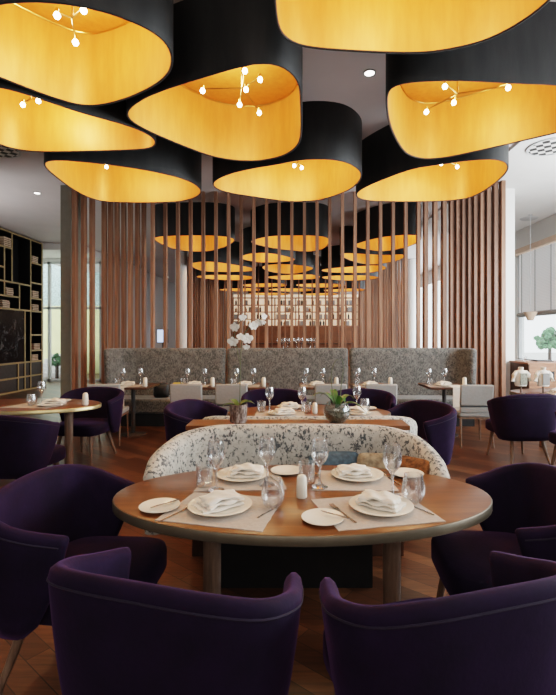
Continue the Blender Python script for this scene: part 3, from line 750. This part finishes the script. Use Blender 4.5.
sofa('curved_sofa', 'curved speckled sofa facing away between the ledge and middle table', top[::-1],
     [.72,.80,.87,.90,.905,.905,.905,.90,.87,.82,.78], .30,
     [(-.58,3.95),(-.58,3.55),(-.50,3.45),(.68,3.45),(.89,3.65),(.89,3.95)])
led = thing('plant_ledge', 'wooden ledge between the two sofas carrying the plants', 'ledge', (.02,3.155,0))
MB().b2(-.74,.78,-.115,.115,.862,.894).build('ledge_top', 'table', led, bevel=.004)
MB().b2(-.70,.74,-.09,.09,0,.862).build('ledge_body', 'darkwood', led, smooth=False)
def cushion(name, label, loc, size, mat, rz=0, rx=-.35):
    m = MB(); rg = []; n = 32
    for z, s_ in ((-.5,.35),(-.38,.75),(-.15,.97),(0,1),(.15,.97),(.38,.75),(.5,.35)):
        r = []
        for k_ in range(n):
            a = 2*PI*k_/n; ca, sa = math.cos(a), math.sin(a); e = .32
            r.append((size[0]/2*s_*math.copysign(abs(ca)**e, ca), z*size[1], size[2]/2*s_*math.copysign(abs(sa)**e, sa)))
        rg.append(r)
    o = m.rings(rg).build(name, mat, ang=80, loc=loc); o.rotation_euler = (rx, 0, rz)
    return tag(o, label, 'cushion')
cushion('cushion', 'dark blue cushion leaning on the cream sofa back', (.27,2.82,.65), (.33,.10,.25), 'cushblue', .05)
cushion('cushion', 'pebble patterned beige cushion in the middle of the sofa', (.535,2.775,.655), (.27,.10,.24), 'cushpebble', -.15)
cushion('cushion', 'shaggy rust brown cushion at the right end of the sofa', (.705,2.60,.665), (.26,.10,.26), 'cushrust', -.75)

# ------------------------------------------------------------------ orchid and leafy vase
def leaf_mb(m, base, ang, length, width, rise, droop):
    d = Vector((math.cos(ang), math.sin(ang), 0)); s_ = Vector((-d.y, d.x, 0)); rg = []
    for k_ in range(9):
        t = k_/8; p = Vector(base)+d*length*t+Vector((0,0,rise*math.sin(t*PI*.62)-droop*t*t))
        w_ = width*math.sin(PI*min(.97,.10+.88*t))**.7/2
        rg.append([p-s_*w_, p+Vector((0,0,-w_*.35)), p+s_*w_, p+Vector((0,0,-w_*.35+.003))])
    m.rings(rg)
orc = thing('potted_orchid', 'white orchid in a bark covered pot on the ledge', 'plant', (-.377,3.16,.8945))
MB().lathe([(.001,0),(.054,0),(.058,.01),(.063,.11),(.064,.128),(.058,.128),(.056,.11),(.001,.108)], (0,0,0), 28).build('pot', 'bark', orc)
for a, L, w_, r_, dr in ((PI+.15,.115,.04,.035,.035),(-.1,.115,.042,.05,.03),(.75,.12,.05,.05,.03),(2.3,.11,.045,.05,.02)):
    m = MB(); leaf_mb(m, (0,0,.115), a, L, w_, r_, dr); m.build('leaf', 'leaf', orc)
st = MB().tube(catmull([(.01,0,.11),(.014,.0,.35),(.02,.005,.52),(.035,.0,.60),(.07,0,.66),(.12,0,.69),(.17,0,.74)], 5), .0035, 6)
st.tube(catmull([(.014,.0,.40),(-.01,0,.52),(-.03,0,.60),(.0,0,.68),(.02,0,.74)], 5), .003, 6)
st.build('stem', 'stem', orc)
def flower(parent, c, r, rz, tilt):
    m = MB()
    for k_, (a, L, w_) in enumerate(((90,1,.75),(18,1.05,1.05),(162,1.05,1.05),(234,.85,.65),(306,.85,.65))):
        a = math.radians(a); d = Vector((math.cos(a), 0, math.sin(a))); s_ = Vector((-d.z, 0, d.x)); rg = []
        for q in range(6):
            t = q/5; p = d*r*L*t+Vector((0, -.3*r*math.sin(t*PI*.7), 0)); ww = r*w_*.5*math.sin(PI*min(.96,.12+.80*t))**.6
            rg.append([p-s_*ww, p+Vector((0,-.0015,0)), p+s_*ww, p+Vector((0,.0015,0))])
        m.rings(rg)
    m.lathe([(.001,-r*.15),(r*.2,-r*.08),(r*.16,r*.1),(.001,r*.15)], (0,-.3*r,0), 8)
    o = m.build('flower', 'petal', parent, loc=c); o.rotation_euler = (tilt, 0, rz)
for c, r_, rz, ti in (((.03,-.01,.735),.034,.3,.2),((-.02,-.01,.665),.045,-.4,.1),((-.035,-.01,.565),.048,-.2,.3),((.062,-.01,.585),.05,.2,.1),((.058,-.02,.53),.03,.1,.5),
                      ((.01,.01,.60),.035,.5,.2),((.105,-.01,.675),.042,.4,.0),((.145,-.005,.70),.035,-.3,.3),((.178,0,.74),.03,.8,.2),((.175,.01,.70),.022,.2,.2)):
    flower(orc, c, r_*.82, rz, ti)
vs = thing('leafy_vase', 'round glass vase of pebbles with broad leaves and bare stems', 'plant', (.315,3.16,.8945))
MB().lathe([(.001,0),(.05,0),(.082,.03),(.094,.07),(.088,.11),(.068,.14),(.066,.14),(.086,.108),(.091,.07),(.079,.032),(.048,.006),(.001,.006)], (0,0,0), 30).build('vase', 'vaseglass', vs)
MB().lathe([(.001,.008),(.046,.008),(.076,.034),(.088,.068),(.082,.09),(.03,.10),(.001,.10)], (0,0,0), 26).build('pebbles', 'soil', vs)
for a, L, w_, r_, dr in ((PI+.1,.20,.035,.16,.10),(PI-.5,.13,.04,.13,.05),(-.05,.21,.06,.09,.12),(.5,.15,.06,.12,.06),(1.8,.13,.05,.14,.03),(-1.2,.12,.05,.13,.06)):
    m = MB(); leaf_mb(m, (0,0,.10), a, L, w_, r_, dr); m.build('leaf', 'leaf', vs)
MB().tube(catmull([(-.01,0,.1),(-.035,0,.25),(-.035,0,.36),(-.01,0,.43),(.01,0,.44)], 5), .003, 6).build('stem', 'stem', vs)
MB().tube(catmull([(.02,0,.1),(.03,0,.25),(.045,0,.36),(.04,0,.43),(.02,0,.45)], 5), .003, 6).build('stem', 'stem', vs)

# ------------------------------------------------------------------ long banquette
def banquette(x0, x1, label, wingl=False, wingr=False):
    cx = (x0+x1)/2; t = thing('banquette', label, 'banquette', (cx,7.75,0)); w_ = x1-x0
    P = [(w_/2-.0,.25)]
    pts = [(-w_/2+.06,.27),(-w_/4,.27),(0,.27),(w_/4,.27),(w_/2-.06,.27)]; zt = [1.29]*5
    if wingr: pts = pts[:-1]+[(w_/2-.30,.27),(w_/2-.12,.20),(w_/2-.03,.02),(w_/2+.02,-.10)]; zt = [1.29]*len(pts)
    if wingl: pts = [(-w_/2-.02,-.10),(-w_/2+.03,.02),(-w_/2+.12,.20),(-w_/2+.30,.27)]+pts[1:]; zt = [1.29]*len(pts)
    pts = pts[::-1]
    bot = [(x*.965, y-(.04 if abs(y-.27) < .01 else 0)) for x, y in pts]
    mb, _ = shell(pts, [(x*.97,y) if (wingl or wingr) else (x,y) for x,y in pts], zt, .43, .06, sub=6); mb.build('backrest', 'banq', t, ang=80)
    MB().b2(-w_/2+.01, w_/2-.01, -.36, .20, .22, .46).build('seat', 'banq', t, bevel=.04)
    MB().b2(-w_/2+.03, w_/2-.03, -.28, .25, 0, .22).build('plinth', 'blackpanel', t, smooth=False)
    return t
banquette(-3.12, -1.17, 'left section of the long grey speckled banquette', wingl=True)
banquette(-1.155, 1.0, 'middle section of the long grey speckled banquette')
banquette(1.015, 3.06, 'right section of the long grey speckled banquette with curved end', wingr=True)
o = cushion('cushion', 'black cushion on the banquette right of the leftmost back table', (-2.2,7.58,.585), (.26,.12,.24), 'blackpanel', 0, -.1)
o = cushion('cushion', 'small mustard cushion standing beside the black cushion', (-1.93,7.66,.60), (.22,.10,.22), 'yellow', 0, -.1)

# ------------------------------------------------------------------ back row chairs and tables
def pale_chair():
    t = thing('dining_chair', 'x', 'chair')
    MB().box((0,-.235,.70), (.44,.05,.29), rx=.10).build('backrest', 'greyfab', t, bevel=.018)
    MB().box((0,-.218,.548), (.43,.035,.012), rx=.1).build('back_rail', 'darkframe', t, smooth=False)
    MB().box((0,-.208,.50), (.43,.045,.08), rx=.1).build('lower_back', 'greyfab', t, bevel=.012)
    MB().b2(-.22,.22,-.22,.24,.40,.47).build('seat', 'greyfab', t, bevel=.02)
    MB().b2(-.215,.215,-.215,.225,.375,.40).build('seat_frame', 'leg', t, smooth=False)
    for s_ in (-1,1):
        MB().tube([(s_*.195,.20,.39),(s_*.205,.22,0)], [.017,.011], 8).build('leg', 'leg', t)
        MB().tube([(s_*.195,-.19,.39),(s_*.215,-.27,0)], [.017,.011], 8).build('leg', 'leg', t)
    return t
def bistro(w_):
    t = thing('bistro_table', 'x', 'table')
    MB().b2(-w_/2,w_/2,-.34,.34,.718,.75).build('tabletop', 'darkwood', t, bevel=.006)
    MB().tube([(0,0,.02),(0,0,.72)], .03, 14).build('pedestal', 'drawer', t)
    MB().lathe([(.20,0),(.20,.012),(.05,.022),(.03,.03)], (0,0,0), 28).build('base', 'drawer', t)
    return t
ordn = ['leftmost', 'second from left', 'third from left', 'third from right', 'second from right', 'rightmost']
pc = pale_chair(); bt = bistro(.62)
CH = [(-2.60,6.40,.10),(-1.45,6.40,0),(-.83,6.40,0),(.53,6.40,0),(1.22,6.40,0),(2.50,6.30,-.05)]
TB = [-2.42,-1.42,-.66,.42,1.22,2.32]
for i, ((cx,cy,rz), tx) in enumerate(zip(CH, TB)):
    lb = 'pale grey dining chair with square back, %s of the back row' % ordn[i]
    if i == 0: pc.location = (cx,cy,0); pc.rotation_euler = (0,0,rz); pc['label'] = lb
    else: copy_tree(pc, (cx,cy,0), rz, lb)
    lb = 'small wooden pedestal table before the banquette, %s of six' % ordn[i]
    if i == 0: bt.location = (tx,6.86,0); bt['label'] = lb
    else: copy_tree(bt, (tx,6.86,0), 0, lb)
    w = 'on the %s back table' % ordn[i]
    m = placemat([(tx-.29,6.6),(tx+.17,6.6),(tx+.17,6.9),(tx-.29,6.9)], TZ, 'beige placemat '+w)
    put('dinner_plate', tx-.06, 6.75, MZ, 'white plate '+w, s=.9)
    put('napkin', tx-.05, 6.75, MZ+.01, 'folded white napkin '+w, .2, s=1.25)
    put('wine_glass', tx-.20, 6.98, TZ, 'left wine glass '+w, s=1.15)
    put('wine_glass', tx+.06, 7.02, TZ, 'right wine glass '+w, s=1.15)
    put('tumbler', tx-.23, 6.82, MZ, 'tumbler '+w, s=1.1)
    put('salt_shaker', tx+.24, 6.68, TZ, 'white shaker '+w, s=1.3)
# hanging runner on the right and left back tables
for tx, nm in ((-2.42,'leftmost'),(2.32,'rightmost')):
    s_ = 1 if tx < 0 else -1
    m = MB(); m.b2(-.1,.1,-.30,.30,.0005,.0045)
    tag(MB().rings([[(0,-.012+.006*math.sin(q*2.1),0) for q in range(1)]*1 for _ in range(1)], cap=False).build('x', 'linen') if False else
        MB().b2(-.13,.13,-.352,-.346,-.28,.004).b2(-.13,.13,-.352,.0,.0002,.0035).build('table_runner', 'linen', loc=(tx-.14*s_,6.86,TZ), smooth=False, bevel=.001),
        'white cloth hanging over the front edge of the %s back table' % nm, 'cloth')

# service console with glasses behind the screen
sc_ = thing('service_console', 'dark console behind the slats at the centre', 'console', (.12,9.6,0))
MB().b2(-.55,.55,-.2,.2,1.19,1.23).build('console_top', 'darkwood', sc_, bevel=.004)
for sx in (-1,1):
    for sy in (-1,1): MB().b2(sx*.5-.02,sx*.5+.02,sy*.16-.02,sy*.16+.02,0,1.19).build('leg', 'darkwood', sc_, smooth=False)
for i in range(9): put('wine_glass', -.28+.095*i, 9.5+.12*(i % 2), 1.231, 'wine glass lined up on the console behind the slats', group='glasses on the console behind the slats', s=1.05)

# ------------------------------------------------------------------ bar
bar = thing('back_bar', 'backlit back bar of bottles and boxes at the far end', 'bar', (.3,23.9,0))
MB().b2(-3.4,3.2,-.45,.05,0,2.0).build('base_panel', 'barlight', bar, smooth=False)
MB().b2(-3.4,3.2,-.02,.05,2.05,3.7).build('backlight', 'backlit', bar, smooth=False)
for z in (2.03,2.38,2.76,3.12,3.5): MB().b2(-3.4,3.2,-.35,-.02,z-.02,z+.02).build('shelf', 'cabinet', bar, smooth=False)
for x in (-3.4,-2.3,-1.2,-.1,1.0,2.1,3.2): MB().b2(x-.03,x+.03,-.35,-.02,2.03,3.52).build('divider', 'cabinet', bar, smooth=False)
rnd = random.Random(11); bp = {}
def bproto(kind):
    if kind == 'bottle_dark': return MB().lathe([(.001,0),(.05,0),(.05,.19),(.018,.24),(.018,.30),(.001,.30)], (0,0,0), 10).build('bottle', 'bottledark')
    if kind == 'bottle_amber': return MB().lathe([(.001,0),(.06,0),(.06,.15),(.02,.19),(.02,.25),(.001,.25)], (0,0,0), 10).build('bottle', 'bottleamber')
    return MB().box((0,0,.12), (.19,.14,.24)).build('display_box', 'greyfab', smooth=False, bevel=.005)
for z in (2.05,2.40,2.78,3.14):
    x = -2.95
    while x < 3.4:
        kind = rnd.choice(['bottle_dark','bottle_amber','display_box','display_box','bottle_dark'])
        if kind in bp: o = bp[kind].copy(); COL.objects.link(o)
        else: o = bproto(kind); bp[kind] = o
        o.location = (x, 23.72+rnd.uniform(-.03,.03), z)
        if kind == 'display_box': tag(o, 'pale box standing on the backlit bar shelves', 'box', 'boxes on the backlit bar shelves')
        elif kind == 'bottle_dark': tag(o, 'tall dark bottle on the backlit bar shelves', 'bottle', 'tall dark bottles on the bar shelves')
        else: tag(o, 'short amber bottle on the backlit bar shelves', 'bottle', 'short amber bottles on the bar shelves')
        x += rnd.choice([.16,.24,.28,.42])
        while any(abs(x-.3-d) < .16 for d in (-3.4,-2.3,-1.2,-.1,1.0,2.1,3.2)): x += .05
bc = thing('bar_counter', 'long wooden bar counter in front of the back bar', 'bar', (.2,22.4,0))
MB().b2(-2.8,2.8,-.3,.3,1.1,1.15).build('counter_top', 'darkwood', bc, bevel=.005)
MB().b2(-2.7,2.7,-.2,.25,0,1.1).build('counter_front', 'barlight', bc, smooth=False)
ws = thing('wall_screen', 'small glowing blue screen seen through the left slats', 'screen', (-5.75,19.98,1.5))
MB().b2(-.25,.25,0,.04,-.3,.3).build('casing', 'blackpanel', ws, bevel=.005)
MB().b2(-.23,.23,-.006,0,-.28,.28).build('display', 'screen', ws, smooth=False)
MB().tube([(0,.02,-.3),(0,.02,-1.49)], .03).build('pole', 'darkframe', ws)
MB().lathe([(.2,-1.5),(.2,-1.48),(.03,-1.46)], (0,.02,0), 20).build('base', 'darkframe', ws)

# ------------------------------------------------------------------ shelving on the left wall
X0, X1 = -7.64, -7.30
sh = thing('wall_shelving', 'tall black shelving with brass dividers on the left wall', 'shelving', (X0,11.9,0))
def sy(y): return y-11.9
MB().b2(0,.02,sy(8.5),sy(13.15),.02,4.22).build('back_panel', 'blackpanel', sh, smooth=False)
D = -X0+X1; D = .34  # depth of the carcass
def post(y, z0, z1):
    o = MB().b2(.0,D-.003,sy(y)-.022,sy(y)+.022,z0,z1).build('divider', 'blackpanel', sh, smooth=False)
    MB().b2(D-.003,D+.006,sy(y)-.026,sy(y)+.026,z0,z1).build('brass_edge', 'shelfbrass', o, smooth=False)
def board(y0, y1, z):
    o = MB().b2(.0,D-.003,sy(y0),sy(y1),z-.02,z+.022).build('shelf', 'blackpanel', sh, smooth=False)
    MB().b2(D-.003,D+.0055,sy(y0),sy(y1),z-.022,z+.022).build('brass_edge', 'shelfbrass', o, smooth=False)
post(13.14,0,4.2); post(12.57,.0,4.2); post(11.73,2.9,4.2); post(11.42,2.53,3.77); post(12.05,2.21,2.9); post(12.30,0,2.21); post(12.0,0,.78); post(10.6,0,4.2); post(9.6,0,4.2); post(8.52,0,4.2)
board(8.5,13.16,4.19); board(8.5,13.16,2.20); board(8.5,13.16,.78); board(8.5,13.16,.39); board(8.5,13.16,.03); board(10.6,11.73,3.77); board(10.6,11.42,3.25)
board(10.6,12.57,2.90); board(12.57,13.14,3.56); board(12.57,13.14,3.0); board(12.57,13.14,2.56); board(10.6,12.05,2.53); board(12.57,13.14,1.53); board(12.57,13.14,1.09)
for z in (3.6,2.9,1.5): board(8.5,10.6,z)
MB().b2(.26,.33,sy(10.63),sy(12.27),.81,2.17).build('marble_panel', 'marble', sh, smooth=False)
for y0, y1 in ((10.65,11.96),(12.03,12.27),(12.33,12.54),(12.60,13.11)):
    for z0, z1 in ((.06,.365),(.42,.755)): MB().b2(.27,.325,sy(y0),sy(y1),z0,z1).build('drawer_front', 'drawer', sh, smooth=False, bevel=.003)
def books(y, z, n, label):
    rnd = random.Random(int(y*100+z*10)); zz = z+.024
    g = label
    for k_ in range(n):
        h_ = rnd.uniform(.040,.054); loc = (X0+.215, y+rnd.uniform(-.01,.01), zz); rz = rnd.uniform(-.05,.05)
        t = MB().b2(-.125,-.118,-.155,.155,0,h_).b2(-.12,.125,-.155,.155,0,.007).b2(-.12,.125,-.155,.155,h_-.007,h_).build('book', 'bookred', loc=loc, smooth=False, rz=rz)
        MB().b2(-.115,.118,-.15,.15,.0072,h_-.0072).build('pages', 'paper', t, smooth=False)
        tag(t, 'book with tan pages stacked flat '+label, 'book', 'books '+label); zz += h_+.0008
books(11.56, 3.77, 5, 'in the top left compartment of the shelving')
books(12.80, 3.56, 4, 'in the top right compartment of the shelving')
books(11.65, 2.53, 4, 'on the middle left shelf above the marble')
books(12.83, 2.56, 4, 'on the right column shelf above the middle')
books(11.50, 2.20, 4, 'directly above the black marble panel')
books(12.83, 2.20, 4, 'in the right column level with the marble top')
books(12.90, 1.09, 4, 'in the right column beside the marble')
books(12.80, .78, 4, 'just above the right grey drawers')
def small_vase(y, z, label, mat='ceramic'):
    t = tag(MB().lathe([(.001,0),(.035,0),(.05,.05),(.04,.1),(.02,.13),(.022,.16),(.016,.16),(.001,.13)], (0,0,0), 18).build('small_vase', mat, loc=(X0+.2,y,z+.024)), label, 'vase')
small_vase(12.42, .78, 'small white vase beside the marble panel on the shelving')
small_vase(11.5, 2.9, 'small glass vase high on the left of the shelving', 'glass')
small_vase(12.2, 2.2, 'glass vase standing left of the right shelf column', 'glass')

# ------------------------------------------------------------------ wood cabinet on the right
cb = thing('sideboard', 'wooden sideboard with dark slot below the right window', 'cabinet', (4.82,7.94,0))
MB().b2(-.80,.84,-.32,.32,0,1.02).build('carcass', 'cabinet', cb, smooth=False, bevel=.004)
MB().b2(-.812,-.80,-.32,.32,.0,1.02).build('side_panel', 'darkwood', cb, smooth=False)
MB().b2(-.83,.86,-.33,.33,1.02,1.05).build('worktop', 'cabinet', cb, smooth=False, bevel=.003)
MB().b2(-.68,-.38,-.328,-.32,.75,.90).build('slot', 'blackpanel', cb, smooth=False)
MB().b2(.02,.60,-.328,-.32,.75,.90).build('slot', 'blackpanel', cb, smooth=False)
MB().b2(-.78,.82,-.326,-.32,.55,.556).build('drawer_gap', 'blackpanel', cb, smooth=False)
put('tumbler', 4.13, 8.0, 1.051, 'small glass on top of the sideboard by the column', s=1.0)
tag(MB().b2(-.15,.15,-.1,.1,0,.015).b2(-.13,.13,-.08,.08,.015,.025).build('serving_tray', 'drawer', loc=(4.45,8.0,1.051), bevel=.003), 'dark flat tray on top of the sideboard', 'tray')
def cone_lamp(x, y, z, label):
    t = thing('cone_pendant', label, 'lamp', (x,y,CEIL-.03)); z -= 0
    MB().tube([(0,0,-.01),(0,0,z-CEIL+.1)], .006, 6).build('cord', 'frame', t)
    MB().lathe([(.05,-.012),(.05,-.001)], (0,0,0), 16).build('ceiling_rose', 'frame', t)
    MB().lathe([(.05,z-CEIL),(.06,z-CEIL),(.145,z-CEIL+.19),(.135,z-CEIL+.19),(.05,z-CEIL+.01)], (0,0,0), 24).build('cone_shade', 'tan', t)
cone_lamp(5.35, 10.1, 1.88, 'small pale cone pendant hanging before the roman blind')

# ceiling fittings
def downlight(x, y, label, r=.05):
    t = thing('downlight', label, 'light', (x,y,CEIL))
    MB().ring_lathe([(r+.02,-.008),(r+.02,0),(r,0),(r,-.008)], (0,0,0), 20).build('trim_ring', 'frame', t)
    MB().lathe([(.001,-.006),(r,-.006),(r,-.002),(.001,-.002)], (0,0,0), 20).build('lens', 'downlight', t)
downlight(-4.9, 8.65, 'small round downlight in the ceiling left of the slats')
downlight(.81, 4.70, 'small round downlight between the drums right of centre')
downlight(-4.7, 16.7, 'nearer of two ceiling downlights beyond the left slats')
downlight(-5.8, 20.9, 'farther of two ceiling downlights beyond the left slats')
t = tag(MB().lathe([(.001,-.02),(.17,-.02),(.2,0),(.001,0)], (0,0,0), 28).build('ceiling_disc', 'frame', loc=(5.48,10.4,CEIL-.03)), 'flat round disc on the white ceiling at the right', 'ceiling disc')
for x, y, lb in ((3.72,6.45,'round lattice air grille in the ceiling at the right'),(-4.35,6.6,'round lattice air grille in the ceiling at the left edge')):
    t = thing('air_grille', lb, 'vent', (x,y,CEIL-(.03 if x > 0 else 0)))
    MB().lathe([(.001,-.012),(.30,-.012),(.30,0),(.001,0)], (0,0,0), 30).build('lattice', 'grille', t, smooth=False)
    MB().ring_lathe([(.30,-.016),(.325,-.016),(.325,0),(.30,0)], (0,0,0), 30).build('rim', 'frame', t)

# unused prototypes
for k_, p in PROTO.items():
    if k_ not in used: bpy.data.objects.remove(p)

# ------------------------------------------------------------------ lights, world, camera
def area(name, loc, rot, sx, sy_, e, col):
    l = bpy.data.lights.new(name, 'AREA'); l.shape = 'RECTANGLE'; l.size = sx; l.size_y = sy_; l.energy = e; l.color = col
    o = bpy.data.objects.new(name, l); COL.objects.link(o); o.location = loc; o.rotation_euler = rot; return o
area('window_light_right', (6.25,3.4,2.3), (0,PI/2,0), 2.6, 7.0, 560, (.93,.96,1))
area('window_light_right_far', (6.4,17.5,2.2), (0,PI/2,0), 3.0, 10, 800, (.93,.96,1))
area('window_light_left', (-7.6,15.4,2.2), (PI/2,0,PI), 2.4, 3.2, 40, (.95,1,.9))
area('fill_light_near', (-.8,-2.2,3.0), (math.radians(72),0,0), 5, 1.8, 85, (1,.93,.85))  # soft fill added behind the camera, no fitting there
def spot(loc, tgt, e, ang, col=(1,.85,.66), soft=.05):
    l = bpy.data.lights.new('ceiling_and_fill_spot', 'SPOT'); l.energy = e; l.spot_size = math.radians(ang); l.spot_blend = .6; l.color = col; l.shadow_soft_size = soft
    o = bpy.data.objects.new('ceiling_and_fill_spot', l); COL.objects.link(o); o.location = loc
    o.rotation_euler = (Vector(tgt)-Vector(loc)).to_track_quat('-Z', 'Y').to_euler()
for x in (-2.45,-1.3,-.1,1.3,2.35): spot((x,7.2,4.2), (x,7.9,.8), 55, 45)
spot((.05,1.7,4.2), (.05,2.2,.75), 56, 42)
spot((-2.9,4.0,4.2), (-2.9,4.9,.75), 50, 45)
spot((5.4,5.0,2.4), (4.6,9.5,4.25), 620, 130, (.96,.98,1), .2)  # unseen uplight added to brighten the ceiling on the window side
spot((.78,4.8,2.9), (.78,4.8,4.25), 10, 130, (1,.95,.95), .2)  # unseen uplight added to lift the ceiling between the drums
spot((-6.7,8.0,2.6), (-5.2,9.5,4.25), 130, 120, (1,.95,.92), .2)  # unseen uplight added to brighten the ceiling on the shelving side
wd = bpy.data.worlds.new('sky'); SC.world = wd; wd.use_nodes = True
bg = wd.node_tree.nodes['Background']; bg.inputs['Color'].default_value = (.90,.95,1,1); bg.inputs['Strength'].default_value = 3.8

cam = bpy.data.cameras.new('camera'); co = bpy.data.objects.new('camera', cam); COL.objects.link(co)
co.location = (0,0,1.5); co.rotation_euler = (PI/2,0,0)
cam.sensor_width = 36; cam.lens = 36*450/695; cam.shift_x = -14/695; cam.shift_y = -11.5/695; cam.clip_end = 200
SC.camera = co
SC.view_settings.view_transform = 'Filmic'; SC.view_settings.look = 'Medium High Contrast'; SC.view_settings.exposure = 0
SC.cycles.max_bounces = 7; SC.cycles.transparent_max_bounces = 24; SC.cycles.sample_clamp_indirect = 4
SC.cycles.use_denoising = True
